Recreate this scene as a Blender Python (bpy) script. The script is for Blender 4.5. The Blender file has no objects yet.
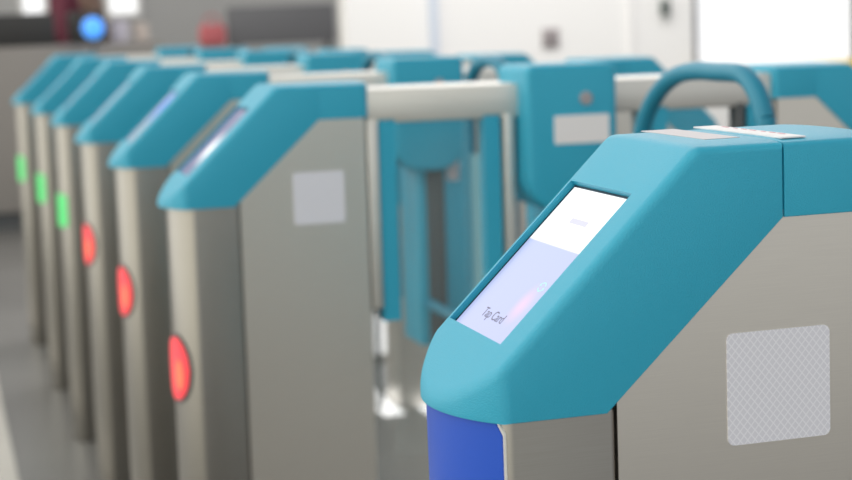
import bpy, bmesh, math, random
from mathutils import Vector, Matrix
random.seed(4)
sc = bpy.context.scene
COL = sc.collection

# ------------------------------------------------------------------ dimensions (metres)
W = .150                      # cabinet width
ZB, XB, XC, ZC = .883, .0704, .198, 1.0014
XT, ZT, XE, ZN = .1359, 1.050, .2684, .919
LEN = 1.191                   # overall cabinet length, both ends alike
D0, DP = 1.3875, .8631        # wide lane pitch, normal lane pitch
SAG = .0285
RAD = (SAG ** 2 + (W / 2) ** 2) / (2 * SAG)
SLOPE = math.atan2(ZT - ZN, XT)
CS, SN = math.cos(SLOPE), math.sin(SLOPE)

def arc(y, inset=0.0):
    """plan offset of the bowed front at width y"""
    c = y - W / 2
    r = RAD - inset
    return -(math.sqrt(max(r * r - c * c, 0)) - (RAD - SAG))

# ------------------------------------------------------------------ materials
def mat(name, col=(.5, .5, .5), rough=.5, metal=0.0, spec=.5, emit=None, es=1.0):
    m = bpy.data.materials.new(name); m.use_nodes = True
    b = m.node_tree.nodes['Principled BSDF']
    b.inputs['Base Color'].default_value = (*col, 1)
    b.inputs['Roughness'].default_value = rough
    b.inputs['Metallic'].default_value = metal
    b.inputs['Specular IOR Level'].default_value = spec
    if emit:
        b.inputs['Emission Color'].default_value = (*emit, 1)
        b.inputs['Emission Strength'].default_value = es
    return m

def nodes(m):
    return m.node_tree.nodes, m.node_tree.links, m.node_tree.nodes['Principled BSDF']

def add_bump(m, scale, strength, dist=.001, stretch=(1, 1, 1)):
    N, L, b = nodes(m)
    tc = N.new('ShaderNodeTexCoord'); mp = N.new('ShaderNodeMapping'); nz = N.new('ShaderNodeTexNoise'); bp = N.new('ShaderNodeBump')
    mp.inputs['Scale'].default_value = stretch
    nz.inputs['Scale'].default_value = scale; nz.inputs['Detail'].default_value = 3
    bp.inputs['Strength'].default_value = strength; bp.inputs['Distance'].default_value = dist
    L.new(tc.outputs['Object'], mp.inputs['Vector']); L.new(mp.outputs['Vector'], nz.inputs['Vector'])
    L.new(nz.outputs['Fac'], bp.inputs['Height']); L.new(bp.outputs['Normal'], b.inputs['Normal'])

def add_mottle(m, c1, c2, scale, stretch=(1, 1, 1), detail=4):
    N, L, b = nodes(m)
    tc = N.new('ShaderNodeTexCoord'); mp = N.new('ShaderNodeMapping'); nz = N.new('ShaderNodeTexNoise'); rp = N.new('ShaderNodeValToRGB')
    mp.inputs['Scale'].default_value = stretch
    nz.inputs['Scale'].default_value = scale; nz.inputs['Detail'].default_value = detail
    rp.color_ramp.elements[0].position = .3; rp.color_ramp.elements[1].position = .7
    rp.color_ramp.elements[0].color = (*c1, 1); rp.color_ramp.elements[1].color = (*c2, 1)
    L.new(tc.outputs['Object'], mp.inputs['Vector']); L.new(mp.outputs['Vector'], nz.inputs['Vector'])
    L.new(nz.outputs['Fac'], rp.inputs['Fac']); L.new(rp.outputs['Color'], b.inputs['Base Color'])

M = {}
M['teal'] = mat('teal_plastic', (.018, .370, .555), .45, spec=.6)
add_bump(M['teal'], 1100, .65, .0008)
M['teal_dark'] = mat('dark_teal_paint', (.010, .215, .34), .45, spec=.5)
M['steel'] = mat('brushed_steel', (.60, .58, .54), .34, 1.0)
add_mottle(M['steel'], (.675, .635, .58), (.71, .67, .61), 8, (3, 3, 220))
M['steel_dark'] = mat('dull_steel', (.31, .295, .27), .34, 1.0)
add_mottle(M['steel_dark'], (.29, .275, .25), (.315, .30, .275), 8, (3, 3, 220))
M['steel_light'] = mat('satin_steel', (.72, .70, .66), .45, .85)
add_mottle(M['steel_light'], (.70, .68, .64), (.75, .73, .69), 5, (2, 60, 60))
M['dark'] = mat('dark_gap', (.01, .01, .012), .6)
M['dark_grey'] = mat('dark_grey_plastic', (.075, .08, .085), .5)
M['bezel'] = mat('black_bezel', (.012, .014, .03), .3)
M['blue'] = mat('blue_panel', (.006, .078, .54), .38)
M['white_sticker'] = mat('white_sticker', (.82, .80, .82), .5)
M['pale_label'] = mat('pale_label', (.56, .53, .56), .5)
M['grey_button'] = mat('grey_button', (.36, .33, .35), .4)
M['red_light'] = mat('red_light', (.5, .03, .04), .3, emit=(.72, .035, .05), es=1.0)
M['red_core'] = mat('red_core', (.6, .1, .05), .3, emit=(1, .14, .06), es=1.0)
M['green_light'] = mat('green_light', (.03, .4, .1), .3, emit=(.05, .46, .12), es=1.0)
M['ink'] = mat('screen_ink', (.02, .02, .03), .6, emit=(.16, .15, .22), es=1.0)
M['ink_faint'] = mat('screen_ink_faint', (.02, .02, .03), .6, emit=(.66, .66, .76), es=1.0)
M['ink_cyan'] = mat('screen_ink_cyan', (.02, .03, .03), .6, emit=(.47, .78, .92), es=1.0)
M['pink'] = mat('pink_mark', (.75, .42, .5), .5)

def clear(name, col, rough, amount):
    m = bpy.data.materials.new(name); m.use_nodes = True
    N, L = m.node_tree.nodes, m.node_tree.links
    N.clear()
    o = N.new('ShaderNodeOutputMaterial'); mx = N.new('ShaderNodeMixShader'); t = N.new('ShaderNodeBsdfTransparent'); p = N.new('ShaderNodeBsdfPrincipled')
    p.inputs['Base Color'].default_value = (*col, 1); p.inputs['Roughness'].default_value = rough
    mx.inputs['Fac'].default_value = amount
    L.new(t.outputs[0], mx.inputs[1]); L.new(p.outputs[0], mx.inputs[2]); L.new(mx.outputs[0], o.inputs['Surface'])
    return m
M['glass'] = clear('clear_panel', (.75, .85, .84), .05, .06)
M['frost'] = clear('teal_tinted_panel', (.25, .55, .65), .3, .55)
M['window_glass'] = clear('window_glass', (.9, .95, .95), .1, .06)

# retro-reflective honeycomb sheet
m = M['reflector'] = mat('retroreflective_sheet', (.6, .6, .66), .4, spec=.6)
N, L, b = nodes(m)
tc = N.new('ShaderNodeTexCoord'); sp = N.new('ShaderNodeSeparateXYZ'); L.new(tc.outputs['Object'], sp.inputs[0])
def mth(op, a, bb=None):
    n = N.new('ShaderNodeMath'); n.operation = op
    for i, v in enumerate((a, bb)):
        if v is None: continue
        if isinstance(v, (int, float)): n.inputs[i].default_value = v
        else: L.new(v, n.inputs[i])
    return n.outputs[0]
ux = mth('MULTIPLY', sp.outputs['X'], 1 / .0054); uz = mth('MULTIPLY', sp.outputs['Z'], 1 / .0064)
def tri(v):
    f = mth('FRACT', v); return mth('ABSOLUTE', mth('SUBTRACT', f, .5))
mxx = mth('MAXIMUM', tri(mth('ADD', ux, uz)), tri(mth('SUBTRACT', ux, uz)))
rp = N.new('ShaderNodeValToRGB'); L.new(mxx, rp.inputs['Fac'])
rp.color_ramp.elements[0].position = .36; rp.color_ramp.elements[1].position = .47
rp.color_ramp.elements[0].color = (.68, .68, .76, 1); rp.color_ramp.elements[1].color = (.82, .82, .89, 1)
L.new(rp.outputs['Color'], b.inputs['Base Color'])

# the near screen: what it displays (white header, lavender body, faint pink spot)
def screen_mat(name, stops, spot=None, spot_col=None, spot_r=.012, strength=1.0, spec=.35):
    """stops: list of (x position along the cabinet, colour); spot = (x, y)"""
    m = mat(name, (.01, .01, .012), .25, spec=spec)
    N, L, b = nodes(m)
    tc = N.new('ShaderNodeTexCoord'); sp = N.new('ShaderNodeSeparateXYZ'); L.new(tc.outputs['Object'], sp.inputs[0])
    mr = N.new('ShaderNodeMapRange'); mr.inputs['From Min'].default_value = 0; mr.inputs['From Max'].default_value = .11
    L.new(sp.outputs['X'], mr.inputs['Value'])
    rp = N.new('ShaderNodeValToRGB'); L.new(mr.outputs['Result'], rp.inputs['Fac'])
    e = rp.color_ramp.elements
    for i, (x, c) in enumerate(stops):
        q = e[i] if i < 2 else e.new(min(x / .11, 1))
        q.position = min(x / .11, 1); q.color = (*c, 1)
    out = rp.outputs['Color']
    if spot:
        cx = N.new('ShaderNodeCombineXYZ'); L.new(sp.outputs['X'], cx.inputs[0]); L.new(sp.outputs['Y'], cx.inputs[1])
        vm = N.new('ShaderNodeVectorMath'); vm.operation = 'DISTANCE'; L.new(cx.outputs[0], vm.inputs[0]); vm.inputs[1].default_value = (spot[0], spot[1], 0)
        m2 = N.new('ShaderNodeMapRange'); m2.inputs['From Min'].default_value = 0; m2.inputs['From Max'].default_value = spot_r
        m2.inputs['To Min'].default_value = 1; m2.inputs['To Max'].default_value = 0; m2.interpolation_type = 'SMOOTHSTEP'
        L.new(vm.outputs['Value'], m2.inputs['Value'])
        mix = N.new('ShaderNodeMix'); mix.data_type = 'RGBA'; L.new(m2.outputs['Result'], mix.inputs['Factor'])
        L.new(out, mix.inputs[6]); mix.inputs[7].default_value = (*spot_col, 1); out = mix.outputs[2]
    L.new(out, b.inputs['Emission Color']); b.inputs['Emission Strength'].default_value = strength
    return m
LAV = (.43, .49, .75)
M['screen_near'] = screen_mat('screen_tap_card', [(0, (.44, .48, .74)), (.0695, LAV), (.0705, (1.02, 1.02, 1.02)), (.11, (1.05, 1.05, 1.05))],
                              (.035, .058), (.68, .50, .70), .016)
M['screen_second'] = screen_mat('screen_dim', [(0, (.12, .13, .26)), (.11, (.14, .14, .27))], (.050, .070), (1.3, 1.3, 1.3), .030, spec=.12)  # white spot is glare on the glass, painted as emission
M['screen_third'] = screen_mat('screen_dim_blue', [(0, (.30, .36, .45)), (.11, (.33, .42, .50))], (.082, .075), (.10, .13, 1.0), .045, spec=.1)
M['screen_far'] = screen_mat('screen_dim_grey', [(0, (.24, .33, .42)), (.11, (.28, .42, .52))], spec=.15)

# setting
M['floor'] = mat('polished_floor', (.25, .24, .235), .32, spec=.5)
add_mottle(M['floor'], (.155, .15, .146), (.20, .195, .19), 1.3, (1, 1, 1), 6)
M['pale_floor'] = mat('pale_floor_strip', (.62, .59, .55), .5)
M['white_plate'] = mat('recessed_light', (.88, .88, .88), .4, emit=(1, 1, 1), es=.85)  # glow painted in for bright patches of light, not a lamp
M['wall_white'] = mat('white_wall', (.88, .865, .87), .7)
add_bump(M['wall_white'], 40, .05)
M['wall_grey'] = mat('grey_wall', (.49, .485, .49), .7)
M['frame_grey'] = mat('window_frame_grey', (.10, .10, .12), .5)
M['yellow'] = mat('yellow_paint', (.85, .62, .10), .5)
M['pale_blue'] = mat('pale_blue_trim', (.62, .68, .80), .5)
M['counter_pale'] = mat('counter_panel', (.26, .24, .225), .6)
M['black'] = mat('black_laminate', (.028, .027, .026), .55)
M['board_grey'] = mat('slate_grey_board', (.17, .17, .185), .6)

# ------------------------------------------------------------------ mesh helpers
def link(name, me, m, parent=None):
    o = bpy.data.objects.new(name, me); COL.objects.link(o)
    if m is not None and len(me.materials) == 0: me.materials.append(m)
    if parent is not None: o.parent = parent
    return o

def mesh_from(bm, name, smooth=True):
    bmesh.ops.recalc_face_normals(bm, faces=bm.faces)
    me = bpy.data.meshes.new(name); bm.to_mesh(me); bm.free()
    if smooth:
        me.polygons.foreach_set('use_smooth', [True] * len(me.polygons))
        me.set_sharp_from_angle(angle=math.radians(32))
    return me

def baked(me, mods):
    """evaluate modifiers on a scratch object and return the finished mesh"""
    o = bpy.data.objects.new('scratch', me); COL.objects.link(o)
    for f in mods: f(o)
    dg = bpy.context.evaluated_depsgraph_get(); dg.update()
    r = bpy.data.meshes.new_from_object(o.evaluated_get(dg))
    bpy.data.objects.remove(o)
    r.polygons.foreach_set('use_smooth', [True] * len(r.polygons))
    r.set_sharp_from_angle(angle=math.radians(32))
    return r

def bev(width, seg=3, ang=28):
    def f(o):
        m = o.modifiers.new('b', 'BEVEL'); m.width = width; m.segments = seg; m.limit_method = 'ANGLE'; m.angle_limit = math.radians(ang)
    return f

def box_bm(x0, x1, y0, y1, z0, z1, bm=None):
    bm = bm or bmesh.new()
    r = bmesh.ops.create_cube(bm, size=1)
    for v in r['verts']:
        v.co = Vector((x0 + (v.co.x + .5) * (x1 - x0), y0 + (v.co.y + .5) * (y1 - y0), z0 + (v.co.z + .5) * (z1 - z0)))
    return bm

def box_me(name, x0, x1, y0, y1, z0, z1, b=.0):
    me = mesh_from(box_bm(x0, x1, y0, y1, z0, z1), name)
    return baked(me, [bev(b, 2)]) if b else me

def slices_me(name, fn, ys, w_long=None, w_side=None):
    """closed profile fn(y)->list of (x,z), lofted along y with caps; optional bevel weights
    for the edges running along y (per profile point) and round the two side faces (per profile edge)"""
    bm = bmesh.new(); rows = []
    for y in ys: rows.append([bm.verts.new((x, y, z)) for x, z in fn(y)])
    n = len(rows[0])
    for a, c in zip(rows, rows[1:]):
        for i in range(n): bm.faces.new((a[i], a[(i + 1) % n], c[(i + 1) % n], c[i]))
    bm.faces.new(rows[0]); bm.faces.new(rows[-1][::-1])
    if w_long:
        lay = bm.edges.layers.float.new('bevel_weight_edge')
        for a, c in zip(rows, rows[1:]):
            for i in range(n): bm.edges.get((a[i], c[i]))[lay] = w_long[i]
        for a in (rows[0], rows[-1]):
            for i in range(n): bm.edges.get((a[i], a[(i + 1) % n]))[lay] = w_side[i]
    return mesh_from(bm, name)

def bevw(width, seg=4):
    def f(o):
        m = o.modifiers.new('b', 'BEVEL'); m.width = width; m.segments = seg; m.limit_method = 'WEIGHT'
    return f

def tube_me(name, pts, r, sub=6, seg=12):
    """smooth tube through the points (Catmull-Rom)"""
    P = [Vector(p) for p in pts]; path = []
    for i in range(len(P) - 1):
        p0, p1, p2, p3 = P[max(i - 1, 0)], P[i], P[i + 1], P[min(i + 2, len(P) - 1)]
        for k in range(sub):
            t = k / sub
            path.append(.5 * ((2 * p1) + (p2 - p0) * t + (2 * p0 - 5 * p1 + 4 * p2 - p3) * t * t + (3 * p1 - p0 - 3 * p2 + p3) * t ** 3))
    path.append(P[-1])
    bm = bmesh.new(); rings = []
    for i, p in enumerate(path):
        t = (path[min(i + 1, len(path) - 1)] - path[max(i - 1, 0)]).normalized()
        a = Vector((1, 0, 0)); a = (a - t * a.dot(t)); a = a.normalized() if a.length > .05 else Vector((0, 1, 0))
        c = t.cross(a)
        rings.append([bm.verts.new(p + (a * math.cos(q) + c * math.sin(q)) * r) for q in (2 * math.pi * k / seg for k in range(seg))])
    for A, B in zip(rings, rings[1:]):
        for k in range(seg): bm.faces.new((A[k], A[(k + 1) % seg], B[(k + 1) % seg], B[k]))
    bm.faces.new(rings[0]); bm.faces.new(rings[-1][::-1])
    return mesh_from(bm, name)

def rounded_rect(x0, x1, z0, z1, r, n=6):
    pts = []
    for cx, cz, a0 in ((x1 - r, z1 - r, 0), (x0 + r, z1 - r, 90), (x0 + r, z0 + r, 180), (x1 - r, z0 + r, 270)):
        for k in range(n + 1):
            a = math.radians(a0 + 90 * k / n); pts.append((cx + r * math.cos(a), cz + r * math.sin(a)))
    return pts

def plate_me(name, outline, y0, y1):
    bm = bmesh.new()
    A = [bm.verts.new((x, y0, z)) for x, z in outline]; B = [bm.verts.new((x, y1, z)) for x, z in outline]
    n = len(A)
    bm.faces.new(A); bm.faces.new(B[::-1])
    for i in range(n): bm.faces.new((A[i], A[(i + 1) % n], B[(i + 1) % n], B[i]))
    return mesh_from(bm, name)

def tag(o, label=None, cat=None, group=None, kind=None):
    if label: o['label'] = label
    if cat: o['category'] = cat
    if group: o['group'] = group
    if kind: o['kind'] = kind
    return o

def empty(name, loc, label, cat, group=None):
    o = bpy.data.objects.new(name, None); COL.objects.link(o); o.location = loc
    o.empty_display_size = .1
    return tag(o, label, cat, group)

# ------------------------------------------------------------------ the fare gate's meshes
YS = [W * k / 20 for k in range(21)]
def crown(y):
    q = abs((y - W / 2) / (W / 2)); return .0022 * (1 - q ** 6)
def on_slope(s, y, d=0.0):
    """point on the sloping face: s along it from the front edge, d above it"""
    return Vector((s * CS - d * SN, y, ZN + s * SN + d * CS))

def reader_profile(y):
    a = arc(y)
    c = crown(y) * .6
    return [(a, ZB), (a, ZN + a * math.tan(SLOPE) + c * .4), (XT, ZT + crown(y)), (XC - .0006, ZT + crown(y)), (XC - .0006, ZC), (XB, ZB)]
def rear_profile(y, gap=.0006):
    e = XE + .014 * (1 - ((y - W / 2) / (W / 2)) ** 2)
    return [(XC + gap, ZC), (XC + gap, ZT + crown(y)), (e, ZT + crown(y)), (e, ZC)]

SY0, SY1, SS0, SS1 = .0300, .1410, .0135, .1450
def cut_screen(o):
    bm = bmesh.new()
    pts = [on_slope(s, y, d) for d in (-.0045, .03) for s, y in ((SS0, SY0), (SS1, SY0), (SS1, SY1), (SS0, SY1))]
    v = [bm.verts.new(p) for p in pts]
    for f in ((0, 1, 2, 3), (7, 6, 5, 4), (0, 4, 5, 1), (1, 5, 6, 2), (2, 6, 7, 3), (3, 7, 4, 0)): bm.faces.new([v[i] for i in f])
    cm = mesh_from(bm, 'cutter', False)
    c = bpy.data.objects.new('cutter', cm); COL.objects.link(c)
    m = o.modifiers.new('c', 'BOOLEAN'); m.object = c; m.operation = 'DIFFERENCE'; m.solver = 'EXACT'
    return c

def make_reader_cap():
    me = baked(slices_me('reader_cap', reader_profile, YS, (.05, .9, .6, .1, .05, .05), (.8, .85, .6, .1, .1, .08)), [bevw(.0075)])
    o = bpy.data.objects.new('scratch', me); COL.objects.link(o)
    c = cut_screen(o)
    dg = bpy.context.evaluated_depsgraph_get(); dg.update()
    r = bpy.data.meshes.new_from_object(o.evaluated_get(dg))
    bpy.data.objects.remove(o); bpy.data.objects.remove(c)
    r.polygons.foreach_set('use_smooth', [True] * len(r.polygons))
    r.set_sharp_from_angle(angle=math.radians(28))
    r.materials.clear()
    return r

def slope_quad(name, s0, s1, y0, y1, d0, d1):
    bm = bmesh.new()
    v = [bm.verts.new(on_slope(s, y, d)) for d in (d0, d1) for s, y in ((s0, y0), (s1, y0), (s1, y1), (s0, y1))]
    for f in ((0, 1, 2, 3), (7, 6, 5, 4), (0, 4, 5, 1), (1, 5, 6, 2), (2, 6, 7, 3), (3, 7, 4, 0)): bm.faces.new([v[i] for i in f])
    return mesh_from(bm, name, False)

def mirror_mesh(me):
    """the same mesh turned half round about the cabinet's middle (the other end of the gate)"""
    r = me.copy(); r.transform(Matrix.Translation((LEN, W, 0)) @ Matrix.Rotation(math.pi, 4, 'Z')); r.update()
    return r

INS = .0025
def column_me(inset):
    ys = [INS + (W - 2 * INS) * k / 16 for k in range(17)]
    me = slices_me('front_column', lambda y: [(arc(y) + inset, .0), (arc(y) + inset, ZB + .004), (.0772, ZB + .004), (.0772, .0)], ys)
    return baked(me, [bev(.004, 3, 40)])
def body_me():
    out = [(.0781, 0), (XE - .003, 0), (XE - .003, ZC + .008), (XC + .004, ZC + .008), (.0781, ZB + .012)]
    return plate_me('side_body', out, INS, W - INS)

def arc_plate(name, y0, y1, z0, z1, lift, thick, shape, n=24, inset=.012):
    """plate following the bowed front; shape(t) -> (zlow, zhigh) for t in 0..1 across"""
    bm = bmesh.new(); F = []; B = []
    for k in range(n + 1):
        t = k / n; y = y0 + (y1 - y0) * t; zl, zh = shape(t)
        x = arc(y) + inset - lift
        F.append((bm.verts.new((x, y, zl)), bm.verts.new((x, y, zh))))
        B.append((bm.verts.new((x + thick, y, zl)), bm.verts.new((x + thick, y, zh))))
    for k in range(n):
        for S in (F, B): bm.faces.new((S[k][0], S[k + 1][0], S[k + 1][1], S[k][1]))
        for j in (0, 1): bm.faces.new((F[k][j], F[k + 1][j], B[k + 1][j], B[k][j]))
    for k in (0, n): bm.faces.new((F[k][0], F[k][1], B[k][1], B[k][0]))
    bmesh.ops.remove_doubles(bm, verts=bm.verts, dist=1e-6)
    return mesh_from(bm, name)

def round_shape(z0, z1, span, r):
    def f(t):
        d = min(t, 1 - t) * span
        k = 0 if d >= r else r - math.sqrt(max(r * r - (r - d) ** 2, 0))
        return z0 + k, z1 - k
    return f
def ellipse_shape(zc, hz):
    return lambda t: (zc - max(hz * math.sqrt(max(1 - (2 * t - 1) ** 2, 0)), .001), zc + max(hz * math.sqrt(max(1 - (2 * t - 1) ** 2, 0)), .001))

ME = {}
ME['reader_cap'] = make_reader_cap()
ME['end_cap'] = baked(slices_me('end_cap', rear_profile, YS, (.05, .1, .8, .05), (.1, .6, .8, .1)), [bevw(.0075)]); ME['end_cap'].materials.clear()
ME['end_cap_row'] = baked(slices_me('end_cap', lambda y: rear_profile(y, -.0006), YS, (.05, .1, .8, .05), (.1, .6, .8, .1)), [bevw(.0075)]); ME['end_cap_row'].materials.clear()
ME['front_column'] = column_me(.012); ME['near_column'] = column_me(.006); ME['side_body'] = body_me()
ME['joint'] = plate_me('joint_strip', [(.070, .004), (.085, .004), (.085, ZB + .008), (.070, ZB + .008)], .008, W - .008)
ME['cap_joint'] = plate_me('joint_strip', [(XC - .006, ZC + .004), (XC + .006, ZC + .004), (XC + .006, ZT - .004), (XC - .006, ZT - .004)], .006, W - .006)
ME['bezel'] = slope_quad('screen_bezel', SS0 + .0002, SS1 - .0002, SY0 + .0002, SY1 - .0002, -.0045, -.0038)
ME['screen'] = slope_quad('card_screen', SS0 + .001, SS1 - .0022, SY0 + .001, SY1 - .0042, -.0038, -.0034)
ME['top_strip'] = plate_me('s', [(.2030, ZT + .0020), (.2210, ZT + .0020), (.2210, ZT + .0030), (.2030, ZT + .0030)], .012, .146)
ME['top_label'] = plate_me('s', [(.160, ZT + .0018), (.186, ZT + .0018), (.186, ZT + .0025), (.160, ZT + .0025)], .038, .143)
RX, RZ, RR = .1561, .8517, .0752
ME['reflector'] = plate_me('reflector', rounded_rect(RX, RX + RR, RZ, RZ + RR, .0045), INS - .0012, INS + .0004)
ME['rail'] = box_me('top_rail', XE + .002, LEN - XE - .002, .008, W - .012, ZC - .010, ZT - .0085, .004)
PX0, PX1 = .502, .644
pod_out = []
for cx, cz, a0, r in ((PX1 - .012, 1.068 - .012, 0, .012), (PX0 + .012, 1.068 - .012, 90, .012), (PX0 + .055, .850 + .055, 180, .055), (PX1 - .055, .850 + .055, 270, .055)):
    for k in range(9):
        a = math.radians(a0 + 90 * k / 8); pod_out.append((cx + r * math.cos(a), cz + r * math.sin(a)))
ME['gate_head'] = baked(plate_me('gate_head', pod_out, -.034, .100), [bev(.008, 3, 50)]); ME['gate_head'].materials.clear()
ME['head_label'] = plate_me('s', rounded_rect(.543, .630, .951, .993, .003), -.0352, -.0338)
bm = bmesh.new()
bmesh.ops.create_cone(bm, cap_ends=True, segments=24, radius1=.0105, radius2=.0085, depth=.005, matrix=Matrix.Translation((.594, -.036, 1.017)) @ Matrix.Rotation(math.pi / 2, 4, 'X'))
ME['head_button'] = mesh_from(bm, 's')
ME['leg_housing'] = box_me('s', .556, .655, .012, W - .012, .50, .856, .006)
ME['leg_slot'] = box_me('s', .574, .610, .004, W - .004, .505, .855, .003)
ME['head_sticker'] = plate_me('s', rounded_rect(.618, .642, .826, .868, .003), .0105, .0125)
for i, x in enumerate((.2685, .478)):
    ME['post%d' % i] = box_me('s', x, x + .017, .004, .040, .72, ZC - .004, .003)
    ME['post%d' % (i + 2)] = box_me('s', LEN - x - .017, LEN - x, .004, .040, .72, ZC - .004, .003)
ME['strut0'] = box_me('s', .318, .332, .006, .036, 0, ZC - .004, .003); ME['strut1'] = box_me('s', LEN - .332, LEN - .318, .006, .036, 0, ZC - .004, .003)
for i, x0 in enumerate((.287, LEN - .473)):
    bm = box_bm(x0, x0 + .025, .008, .034, .70, ZC - .004); box_bm(x0 + .161, x0 + .186, .008, .034, .70, ZC - .004, bm)
    ME['side_frame%d' % i] = mesh_from(bm, 's')
ME['glass0'] = box_me('s', .287, .478, .072, .078, .06, ZC - .004); ME['glass1'] = mirror_mesh(ME['glass0'])

def leaf_path(y0, y1, zt=1.066, zb=.56, rr=None):
    """barrier frame: y0 the free end (lower y), y1 the end by the gate"""
    w = y1 - y0; x = .575
    r0 = min(.075, w * .38); r1 = min(.19, w * .50)
    P = [(x, y0, zb), (x, y0, zt - .3), (x, y0, zt - r0)]
    for k in range(1, 6):
        a = math.pi / 2 * k / 5; P.append((x, y0 + r0 - r0 * math.cos(a), zt - r0 + r0 * math.sin(a)))
    P.append((x, (y0 + r0 + y1 - r1) / 2, zt))
    for k in range(0, 6):
        a = math.pi / 2 * k / 5; P.append((x, y1 - r1 + r1 * math.sin(a), zt - r1 * .75 + r1 * .75 * math.cos(a)))
    P += [(x, y1, zt - .32), (x, y1, zb)]
    return P
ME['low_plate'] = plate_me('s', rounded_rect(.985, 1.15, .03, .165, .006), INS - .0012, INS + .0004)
LEAF = {'wide': (-.634, -.268), 'narrow': (-.495, -.27)}
for k, (a, c) in LEAF.items():
    ME['leaf_' + k] = tube_me('barrier_frame', leaf_path(a, c), .0115, 5)
    ME['leaf_panel_' + k] = box_me('s', .572, .578, a + .01, c - .01, .60, .90)
    ME['leaf_bar_' + k] = tube_me('s', [(.575, a, .585), (.575, (a + c) / 2, .585), (.575, .02, .585)], .0105, 3)
LZ = .648
ME['light_red'] = arc_plate('s', .018, .086, 0, 0, .0045, .005, ellipse_shape(LZ, .046))
ME['light_core'] = arc_plate('s', .028, .048, 0, 0, .0056, .002, ellipse_shape(LZ - .008, .022))
ME['light_green'] = arc_plate('s', .018, .086, 0, 0, .0045, .005, round_shape(LZ - .045, LZ + .045, .072, .010))
ME['light_rim'] = arc_plate('s', .013, .091, 0, 0, .0022, .003, ellipse_shape(LZ, .051))
ME['panel_rim'] = arc_plate('s', .0043, W - .0043, 0, 0, .0012, .0014, round_shape(.20, ZB + .003, .145, .010), 40, .006)
ME['front_panel'] = arc_plate('s', .0050, W - .0050, 0, 0, .0022, .002, round_shape(.205, ZB + .0015, .140, .010), 40, .006)
for k in ('reader_cap', 'end_cap', 'end_cap_row', 'front_column', 'near_column', 'side_body', 'joint', 'cap_joint', 'reflector', 'bezel', 'screen'):
    ME[k + '_b'] = mirror_mesh(ME[k])

def text_me(body, size, centre_s, centre_y, d, align='CENTER'):
    cu = bpy.data.curves.new('t', 'FONT'); cu.body = body; cu.size = size; cu.align_x = align; cu.align_y = 'CENTER'; cu.extrude = .00005
    o = bpy.data.objects.new('t', cu); COL.objects.link(o)
    dg = bpy.context.evaluated_depsgraph_get(); dg.update()
    me = bpy.data.meshes.new_from_object(o.evaluated_get(dg)); bpy.data.objects.remove(o)
    # text x runs towards -y (left to right for someone at the nose), text y runs up the slope
    p = on_slope(centre_s, centre_y, d)
    R_ = Matrix(((0, CS, -SN, p.x), (-1, 0, 0, p.y), (0, SN, CS, p.z), (0, 0, 0, 1)))
    me.transform(R_); me.materials.clear()
    return me

def ring_arrow_me(cs, cy, r, d):
    """two small curved arrows chasing each other (refresh mark)"""
    bm = bmesh.new()
    for h in (0, math.pi):
        A = []
        for k in range(9):
            a = h + .35 + 2.3 * k / 8
            A.append([bm.verts.new(on_slope(cs + q * math.sin(a), cy - q * math.cos(a) * 1.25, d)) for q in (r * .72, r)])
        for i in range(8): bm.faces.new((A[i][0], A[i][1], A[i + 1][1], A[i + 1][0]))
        a = h + .35 + 2.3; a2 = a + .55
        bm.faces.new([bm.verts.new(on_slope(cs + q * math.sin(t), cy - q * math.cos(t) * 1.25, d)) for q, t in ((r * .45, a), (r * 1.3, a), (r * .88, a2))])
    return mesh_from(bm, 's', False)

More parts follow.
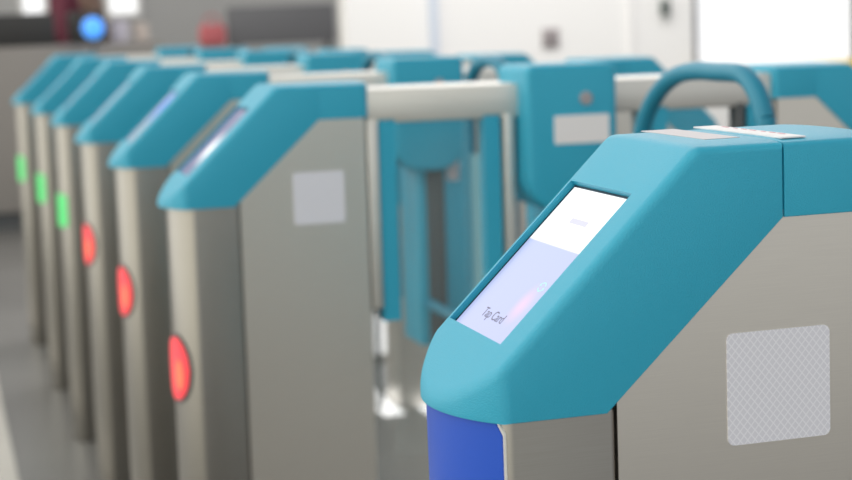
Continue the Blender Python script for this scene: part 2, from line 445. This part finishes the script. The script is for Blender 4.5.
def fare_gate(loc, label, kind, light=None, screen='screen_far', leaf=None, sticker=False, plate=False):  # plate: adds the made-up glow patch, a stand-in for a bright patch of light
    g = empty('fare_gate', loc, label, 'fare gate', 'fare gates in a row')
    P = lambda name, key, m, par=g: link(name, ME[key].copy() if ME[key].materials and ME[key].materials[0] != M[m] else ME[key], M[m], par)
    for e in ('', '_b'):
        cap = P('reader_cap', 'reader_cap' + e, 'teal'); ec = P('end_cap', ('end_cap' if kind == 'near' else 'end_cap_row') + e, 'teal')
        if kind == 'near': P('joint_strip', 'cap_joint' + e, 'dark')
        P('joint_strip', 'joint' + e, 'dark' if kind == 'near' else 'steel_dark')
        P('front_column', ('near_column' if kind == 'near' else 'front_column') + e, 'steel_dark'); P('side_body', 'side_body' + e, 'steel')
        P('reflector', 'reflector' + e, 'reflector')
        if e == '': bz = P('screen_bezel', 'bezel', 'bezel')
    me = ME['screen'].copy(); me.materials.clear()
    s = link('card_screen', me, M[screen], g)
    P('top_rail', 'rail', 'steel_light')
    hd = P('gate_head', 'gate_head', 'teal')
    P('label_plate', 'head_label', 'white_sticker', hd); P('button', 'head_button', 'grey_button', hd)
    P('hinge_housing', 'leg_housing', 'teal'); P('hinge_column', 'leg_slot', 'dark_grey')
    if sticker: P('sticker', 'head_sticker', 'pale_label')
    for i in range(4): P('support_post', 'post%d' % i, 'steel_light')
    for i in range(2): P('side_frame', 'side_frame%d' % i, 'teal'); (P('inner_post', 'strut1', 'dark_grey') if i else None); P('glass_panel', 'glass%d' % i, 'glass')
    if leaf:
        fr = P('barrier_frame', 'leaf_' + leaf, 'teal_dark')
        P('frame_bar', 'leaf_bar_' + leaf, 'teal_dark', fr);
        P('barrier_panel', 'leaf_panel_' + leaf, 'frost', fr)
    if light == 'red':
        rim = P('light_rim', 'light_rim', 'dark_grey')
        o = P('indicator_light', 'light_red', 'red_light', g); P('lit_core', 'light_core', 'red_core', o)
    elif light == 'green':
        P('indicator_light', 'light_green', 'green_light')
    if kind == 'near':
        P('panel_rim', 'panel_rim', 'steel_light'); P('front_panel', 'front_panel', 'blue')
        tx = text_me('Tap Card', .0108, .0300, .0860, -.0033); link('screen_text', tx, M['ink'], s)
        link('screen_heading', slope_quad('s', .1140, .1185, .066, .097, -.0034, -.0033), M['ink_faint'], s)   # too faint in the photograph to read
        link('screen_icon', ring_arrow_me(.0625, .0525, .0042, -.0033), M['ink_cyan'], s)
        st = P('top_strip', 'top_strip', 'white_sticker', g); P('top_label', 'top_label', 'pale_label', g)
        bm = bmesh.new()
        for k in range(7):
            y = .034 + k * .014
            box_bm(.2165, .2180, y, y + .009 - (k % 3) * .002, ZT + .0031, ZT + .0034, bm)
        link('strip_print', mesh_from(bm, 's', False), M['pink'], st)
    if plate: P('low_lamp', 'low_plate', 'white_plate')  # made-up glowing panel standing in for a bright patch of light
    return g

fare_gate((0, 0, 0), 'nearest teal and steel fare gate with blue front panel and Tap Card screen', 'near', None, 'screen_near')
rows = [('second fare gate, just behind the nearest one, with the largest red light', 'red', 'screen_second', 'wide', False),
        ('third fare gate, red light on its nose and a blue spot on its screen', 'red', 'screen_third', 'narrow', True),
        ('fourth fare gate, smallest and farthest of those showing a red light', 'red', 'screen_far', 'narrow', False),
        ('fifth fare gate, nearest of the three showing a green light', 'green', 'screen_far', 'narrow', False),
        ('sixth fare gate, the middle one of the three showing a green light', 'green', 'screen_far', 'narrow', False),
        ('seventh fare gate, last of the row by the grey counter, with a green light', 'green', 'screen_far', 'narrow', False)]
GY = (D0, 2.165, 2.925, 3.725, 4.455, 5.30); GX = (.003, .012, .014, .014, .004, -.012)
for i, (lab, li, s, lf, stk) in enumerate(rows):
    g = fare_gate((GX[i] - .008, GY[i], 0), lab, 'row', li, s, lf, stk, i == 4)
    g.rotation_euler.y = .009            # the line of gates follows the slight fall of the floor

# ------------------------------------------------------------------ setting
def struct(name, me, m):
    return tag(link(name, me, m), kind='structure')
struct('floor', box_me('s', -5, 11, -4, 14, -.08, 0), M['floor'])
struct('trim_1', box_me('s', -.55, -.182, -3, 8.9, .0, .004), M['pale_floor'])
WY = 8.0
# right hand white wall with a window opening
bm = bmesh.new()
WX0, WX1, WZ0, WZ1 = 3.905, 5.00, .775, 2.3
box_bm(1.86, WX0, WY, WY + .15, 0, 3.0, bm); box_bm(WX1, 8.5, WY, WY + .15, 0, 3.0, bm)
box_bm(WX0, WX1, WY, WY + .15, 0, WZ0, bm); box_bm(WX0, WX1, WY, WY + .15, WZ1, 3.0, bm)
struct('wall_right', mesh_from(bm, 's', False), M['wall_white'])
bm = bmesh.new()
box_bm(WX0, WX0 + .022, WY - .02, WY + .1, WZ0, WZ1, bm); box_bm(WX1 - .022, WX1, WY - .02, WY + .1, WZ0, WZ1, bm)
box_bm(WX0, WX1, WY - .02, WY + .1, WZ1 - .03, WZ1, bm)
w1 = struct('window_1', mesh_from(bm, 's', False), M['frame_grey'])
link('window_pane', box_me('s', WX0 + .022, WX1 - .022, WY + .04, WY + .05, WZ0 + .03, WZ1 - .03), M['window_glass'], w1)
link('window_sill', box_me('s', WX0 - .0, WX1 + .02, WY - .06, WY + .1, WZ0 - .07, WZ0 + .012), M['yellow'], w1)
struct('trim_2', box_me('s', 2.33, 2.37, WY - .03, WY - .001, 0, 2.6), M['pale_blue'])
struct('trim_3', box_me('s', 3.50, 3.525, WY - .02, WY - .001, 0, 3.0), M['wall_white'])
# far grey wall with two bright windows
BY = 13.0
bm = bmesh.new()
xs = [(-5, .42), (.64, 1.10), (1.38, 5.0)]
for a, c in xs: box_bm(a, c, BY, BY + .15, 0, 3.0, bm)
for a, c in ((.42, .64), (1.10, 1.38)): box_bm(a, c, BY, BY + .15, 0, 1.25, bm); box_bm(a, c, BY, BY + .15, 2.3, 3.0, bm)
struct('wall_back', mesh_from(bm, 's', False), M['wall_grey'])
for i, (a, c) in enumerate(((.42, .64), (1.10, 1.38))):
    bm = bmesh.new()
    box_bm(a, a + .03, BY - .02, BY + .1, 1.25, 2.3, bm); box_bm(c - .03, c, BY - .02, BY + .1, 1.25, 2.3, bm); box_bm(a, c, BY - .03, BY + .1, 1.22, 1.26, bm)
    w = struct('window_%d' % (i + 2), mesh_from(bm, 's', False), M['wall_white'])
    link('window_pane', box_me('s', a + .03, c - .03, BY + .04, BY + .05, 1.26, 2.3), M['window_glass'], w)
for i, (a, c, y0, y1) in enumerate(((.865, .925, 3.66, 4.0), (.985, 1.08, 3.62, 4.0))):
    struct('trim_%d' % (i + 4), box_me('s', a, c, y0, y1, 0, .004), M['white_plate'])  # glowing slabs added as bright light patches on the floor

# wall fittings
o = empty('wall_socket', (3.03, WY, .99), 'small grey square plate on the white wall', 'socket')
link('cover_plate', box_me('s', -.05, .05, -.014, -.001, -.055, .055, .004), mat('taupe_plate', (.36, .32, .33), .5), o)
link('socket_face', box_me('s', -.032, .032, -.02, -.013, -.035, .035, .003), mat('taupe_face', (.28, .25, .26), .5), o)
o = empty('alarm_box', (3.722, WY, 1.135), 'small dark green box high on the white wall beside the bright window', 'alarm box')
link('box_body', box_me('s', -.022, .022, -.05, 0, -.045, .045, .006), mat('dark_green', (.03, .06, .05), .5), o)
link('push_button', box_me('s', -.01, .01, -.058, -.049, -.012, .012, .003), M['grey_button'], o)
o = empty('yellow_bollard', (5.02, WY - .3, 0), 'yellow post at the right edge beside the bright window', 'post')
bm = bmesh.new(); bmesh.ops.create_cone(bm, cap_ends=True, segments=24, radius1=.05, radius2=.05, depth=.82, matrix=Matrix.Translation((0, 0, .41)))
link('post_tube', mesh_from(bm, 's'), mat('ochre_paint', (.55, .36, .04), .5), o)
bm = bmesh.new(); bmesh.ops.create_cone(bm, cap_ends=True, segments=24, radius1=.09, radius2=.085, depth=.02, matrix=Matrix.Translation((0, 0, .01)))
link('base_plate', mesh_from(bm, 's'), M['dark_grey'], o)

# service counter behind the row
CY = 9.1
o = empty('service_counter', (0, CY, 0), 'pale grey counter with a black upper unit behind the end of the gate row', 'counter')
link('counter_base', box_me('s', -1.6, 1.02, .02, .6, .10, 1.055, .01), M['counter_pale'], o)
link('plinth', box_me('s', -1.58, 1.0, .06, .56, 0, .10), M['dark_grey'], o)
link('upper_unit', box_me('s', -1.6, .41, .12, .6, 1.055, 1.245, .008), M['black'], o); link('upper_unit', box_me('s', .52, .70, .12, .6, 1.055, 1.245, .008), M['black'], o)
o = empty('information_board', (1.92, 10.0, 0), 'dark slate grey board on two legs in front of the grey wall', 'board')
link('board_panel', box_me('s', -.36, .35, -.02, .02, 1.0, 1.245, .006), M['board_grey'], o)
for s in (-1, 1): link('leg', box_me('s', s * .3 - .02, s * .3 + .02, -.02, .02, 0, 1.0, .004), M['dark_grey'], o)
link('foot_bar', box_me('s', -.34, .34, -.15, .15, 0, .02, .004), M['dark_grey'], o)

# blue lamp
o = empty('blue_lamp', (.605, CY - .14, 0), 'round glowing blue lamp on a thin post before the counter', 'lamp')
bm = bmesh.new(); bmesh.ops.create_uvsphere(bm, u_segments=24, v_segments=16, radius=.062, matrix=Matrix.Translation((0, 0, 1.147)))
link('lamp_globe', mesh_from(bm, 's'), mat('blue_glow', (.05, .2, .8), .3, emit=(.08, .36, .9), es=1.0), o)
link('lamp_post', tube_me('s', [(0, 0, .01), (0, 0, .5), (0, 0, 1.09)], .012, 3), M['dark_grey'], o)
bm = bmesh.new(); bmesh.ops.create_cone(bm, cap_ends=True, segments=24, radius1=.11, radius2=.1, depth=.02, matrix=Matrix.Translation((0, 0, .01)))
link('lamp_base', mesh_from(bm, 's'), M['dark_grey'], o)

# bags and boxes standing on the counter
def carton(name, x, y, z, w, d, h, col, label, cat):
    o = empty(name, (x, y, z), label, cat)
    link('box_body', box_me('s', -w / 2, w / 2, -d / 2, d / 2, 0, h * .85, .006), mat(name + '_paper', col, .7), o)
    link('box_lid', box_me('s', -w / 2 - .004, w / 2 + .004, -d / 2 - .004, d / 2 + .004, h * .85, h, .004), mat(name + '_lid', tuple(min(1, c * 1.12) for c in col), .7), o)
carton('paper_box', .80, CY + .3, 1.0555, .10, .12, .13, (.62, .58, .66), 'pale lilac box on the counter right of the black unit', 'box')
carton('beige_box', .93, CY + .3, 1.0555, .08, .12, .11, (.58, .50, .46), 'small beige box on the right end of the counter', 'box')

# ------------------------------------------------------------------ people in the distance
def skin_mesh(name, verts, edges, radii, root=0, sub=2):
    me = bpy.data.meshes.new(name); me.from_pydata([Vector(v) for v in verts], edges, [])
    o = bpy.data.objects.new('scratch', me); COL.objects.link(o)
    o.modifiers.new('s', 'SKIN')
    for i, r in enumerate(radii):
        q = me.skin_vertices[0].data[i]; q.radius = r if isinstance(r, tuple) else (r, r); q.use_root = (i == root)
    m = o.modifiers.new('d', 'SUBSURF'); m.levels = sub; m.render_levels = sub
    dg = bpy.context.evaluated_depsgraph_get(); dg.update()
    r = bpy.data.meshes.new_from_object(o.evaluated_get(dg)); bpy.data.objects.remove(o)
    r.polygons.foreach_set('use_smooth', [True] * len(r.polygons))
    return r

SKIN = mat('skin', (.55, .36, .28), .55)
def person(loc, rot, label, top, bottom, hair, h=1.70):
    k = h / 1.70
    g = empty('person', loc, label, 'person'); g.rotation_euler = (0, 0, rot)
    V = [(0, 0, .93), (0, 0, 1.10), (0, 0, 1.30), (0, .01, 1.43), (0, 0, 1.50), (0, -.01, 1.58), (0, -.015, 1.67)]
    E = [(0, 1), (1, 2), (2, 3), (3, 4), (4, 5), (5, 6)]
    R_ = [(.15, .11), (.135, .095), (.15, .105), (.09, .07), .052, (.075, .092), (.055, .07)]
    for s in (-1, 1):
        b = len(V)
        V += [(s * .17, .01, 1.40), (s * .22, .03, 1.14), (s * .20, -.08, .93), (s * .195, -.11, .85)]
        E += [(2, b), (b, b + 1), (b + 1, b + 2), (b + 2, b + 3)]; R_ += [.058, .044, .034, .03]
        b = len(V)
        V += [(s * .09, 0, .86), (s * .095, -.01, .48), (s * .10, .02, .09), (s * .105, -.10, .035)]
        E += [(0, b), (b, b + 1), (b + 1, b + 2), (b + 2, b + 3)]; R_ += [.085, .058, .042, .038]
        hd = (s * .195, -.11, .85)
        w = len(V) - 5
        for f in range(5):     # four fingers and a thumb
            b = len(V); dy = -.028 + f * .018
            if f < 4:
                V += [(s * .197, -.115 + dy, .80), (s * .192, -.118 + dy, .765), (s * .183, -.122 + dy, .738 + abs(f - 1.4) * .008)]
            else:
                V += [(s * .18, -.16, .82), (s * .172, -.172, .795), (s * .168, -.176, .775)]
            E += [(w, b), (b, b + 1), (b + 1, b + 2)]; R_ += [.010, .009, .007]
    S = lambda pts: [tuple(c * k for c in p) for p in pts]
    body = link('body', skin_mesh('body', S(V), E, R_), SKIN, g)
    # face: nose, ears, eyes and mouth grown onto the head
    bm = bmesh.new(); bm.from_mesh(body.data)
    def blob(p, sx, sy, sz):
        bmesh.ops.create_uvsphere(bm, u_segments=10, v_segments=8, radius=1, matrix=Matrix.Translation(Vector(p) * k) @ Matrix.Diagonal((sx, sy, sz, 1)))
    blob((0, -.108, 1.595), .012, .018, .022)
    for s in (-1, 1): blob((s * .078, -.01, 1.60), .012, .02, .03)
    bm.to_mesh(body.data); bm.free(); body.data.polygons.foreach_set('use_smooth', [True] * len(body.data.polygons))
    fb = bmesh.new()
    for s in (-1, 1): bmesh.ops.create_uvsphere(fb, u_segments=10, v_segments=8, radius=.011, matrix=Matrix.Translation(Vector((s * .032, -.092, 1.625)) * k))
    link('eyes', mesh_from(fb, 's'), M['black'], g)
    fb = bmesh.new(); bmesh.ops.create_uvsphere(fb, u_segments=10, v_segments=8, radius=1, matrix=Matrix.Translation(Vector((0, -.094, 1.555)) * k) @ Matrix.Diagonal((.024, .01, .007, 1)))
    link('mouth', mesh_from(fb, 's'), mat('lips', (.45, .16, .15), .5), g)
    # coat: torso and sleeves, a little larger than the body
    V2 = [(0, 0, .82), (0, 0, .95), (0, 0, 1.10), (0, 0, 1.30), (0, .01, 1.43), (0, 0, 1.485)]
    E2 = [(0, 1), (1, 2), (2, 3), (3, 4), (4, 5)]; R2 = [(.19, .145), (.18, .135), (.165, .122), (.175, .128), (.115, .09), .068]
    for s in (-1, 1):
        b = len(V2); V2 += [(s * .172, .01, 1.40), (s * .225, .03, 1.14), (s * .203, -.075, .94)]
        E2 += [(3, b), (b, b + 1), (b + 1, b + 2)]; R2 += [.074, .06, .048]
    link('coat', skin_mesh('coat', S(V2), E2, R2, 1), mat('coat_cloth', top, .85), g)
    V3 = [(0, 0, .93)]; E3 = []; R3 = [(.165, .125)]
    for s in (-1, 1):
        b = len(V3); V3 += [(s * .09, 0, .84), (s * .095, -.01, .48), (s * .10, .015, .09)]
        E3 += [(0, b), (b, b + 1), (b + 1, b + 2)]; R3 += [.102, .075, .06]
    link('trousers', skin_mesh('trousers', S(V3), E3, R3), mat('trouser_cloth', bottom, .85), g)
    for s in (-1, 1):
        b = box_me('s', s * .10 - .045, s * .10 + .045, -.17, .08, 0, .085, .03)
        link('shoe', b, M['black'], g)
    hb = bmesh.new(); bmesh.ops.create_uvsphere(hb, u_segments=20, v_segments=14, radius=1, matrix=Matrix.Translation(Vector((0, .012, 1.655)) * k) @ Matrix.Diagonal((.092, .105, .10, 1)))
    bmesh.ops.delete(hb, geom=[v for v in hb.verts if v.co.y < -.045 * k and v.co.z < 1.69 * k], context='VERTS')
    link('hair', mesh_from(hb, 's'), mat('hair', hair, .7), g)
    return g
person((.60, CY + 1.6, 0), 1.45, 'person in a burgundy coat standing behind the gap between the black counter units', (.16, .035, .06), (.04, .04, .05), (.03, .02, .015))
person((.84, 11.9, 0), 1.2, 'person in a tan coat standing behind the counter', (.34, .22, .17), (.05, .05, .06), (.05, .03, .02))

# coral bag on a low grey bench
o = empty('bench', (1.35, 10.0, 0), 'low grey table left of the slate board', 'table')
link('table_top', box_me('s', -.22, .22, -.2, .2, .96, 1.0, .006), M['counter_pale'], o)
for sx in (-1, 1):
    for sy in (-1, 1): link('leg', box_me('s', sx * .19 - .015, sx * .19 + .015, sy * .17 - .015, sy * .17 + .015, 0, .96), M['dark_grey'], o)
o = empty('handbag', (1.46, 10.0, 1.0), 'coral red bag on the small grey table', 'bag')
link('bag_body', box_me('s', -.085, .085, -.05, .05, 0, .14, .03), mat('coral_cloth', (.62, .16, .18), .7), o)
link('strap', tube_me('s', [(-.05, 0, .13), (-.04, 0, .18), (0, 0, .2), (.04, 0, .18), (.05, 0, .13)], .006, 4), mat('coral_strap', (.6, .1, .12), .7), o)

# ------------------------------------------------------------------ light
w = bpy.data.worlds.new('hall'); sc.world = w; w.use_nodes = True
N, L = w.node_tree.nodes, w.node_tree.links
bg = N['Background']
tc = N.new('ShaderNodeTexCoord'); sp = N.new('ShaderNodeSeparateXYZ'); L.new(tc.outputs['Generated'], sp.inputs[0])
def wm(op, a, bb=None, clamp=False):
    n = N.new('ShaderNodeMath'); n.operation = op; n.use_clamp = clamp
    for i, v in enumerate((a, bb)):
        if v is None: continue
        if isinstance(v, (int, float)): n.inputs[i].default_value = v
        else: L.new(v, n.inputs[i])
    return n.outputs[0]
def scaled(col, fac):
    n = N.new('ShaderNodeMix'); n.data_type = 'RGBA'; n.inputs[6].default_value = (0, 0, 0, 1); n.inputs[7].default_value = (*col, 1)
    n.clamp_factor = False; L.new(fac, n.inputs['Factor']); return n.outputs[2]
def addc(a, b_):
    n = N.new('ShaderNodeMix'); n.data_type = 'RGBA'; n.blend_type = 'ADD'; n.inputs['Factor'].default_value = 1; L.new(a, n.inputs[6]); L.new(b_, n.inputs[7]); return n.outputs[2]
X, Y, Z = sp.outputs
pos = lambda v: wm('MAXIMUM', v, 0)
neg = lambda v: wm('MAXIMUM', wm('MULTIPLY', v, -1), 0)
t = scaled((.08, .08, .08), pos(Z))                 # overhead hall lighting
t = addc(t, scaled((1.50, 1.46, 1.26), neg(X)))         # bright concourse before the gates
t = addc(t, scaled((.64, .66, .65), neg(Y)))
t = addc(t, scaled((1.18, 1.18, 1.18), pos(Y)))       # daylight beyond the hall
t = addc(t, scaled((.22, .22, .24), pos(X)))
L.new(t, bg.inputs['Color']); bg.inputs['Strength'].default_value = 1.0

def unseen_overhead_lamp(x, y, sx, sy, p):
    d = bpy.data.lights.new('ceiling_lamp', 'AREA'); d.shape = 'RECTANGLE'; d.size = sx; d.size_y = sy; d.energy = p; d.color = (1, .98, .95)
    o = bpy.data.objects.new('ceiling_lamp', d); o.location = (x, y, 3.4); COL.objects.link(o)
unseen_overhead_lamp(-.9, .6, 1.0, 2.5, 5)
unseen_overhead_lamp(2.6, 6.2, 3.0, 1.0, 75)  # unseen lamp added to brighten the white wall

# ------------------------------------------------------------------ camera
cam = bpy.data.cameras.new('camera'); co = bpy.data.objects.new('camera', cam); COL.objects.link(co)
F = Vector((.27483361, .95258976, -.13053445)); Rt = Vector((.95864587, -.28192097, -.03896999)); U = Vector((.07392281, .11442605, .99067759))
Cc = Vector((-.33426, -.99719, 1.1412))
co.matrix_world = Matrix(((Rt.x, U.x, -F.x, Cc.x), (Rt.y, U.y, -F.y, Cc.y), (Rt.z, U.z, -F.z, Cc.z), (0, 0, 0, 1)))
cam.sensor_width = 36; cam.lens = 1701.32 / 852 * 36
cam.clip_start = .05; cam.clip_end = 100
cam.dof.use_dof = True; cam.dof.focus_distance = 1.18; cam.dof.aperture_fstop = 7.0; cam.dof.aperture_blades = 0
sc.camera = co
sc.view_settings.view_transform = 'Standard'; sc.view_settings.look = 'None'; sc.view_settings.gamma = 1; sc.view_settings.exposure = .18
sc.view_settings.use_curve_mapping = False
sc.cycles.use_denoising = True
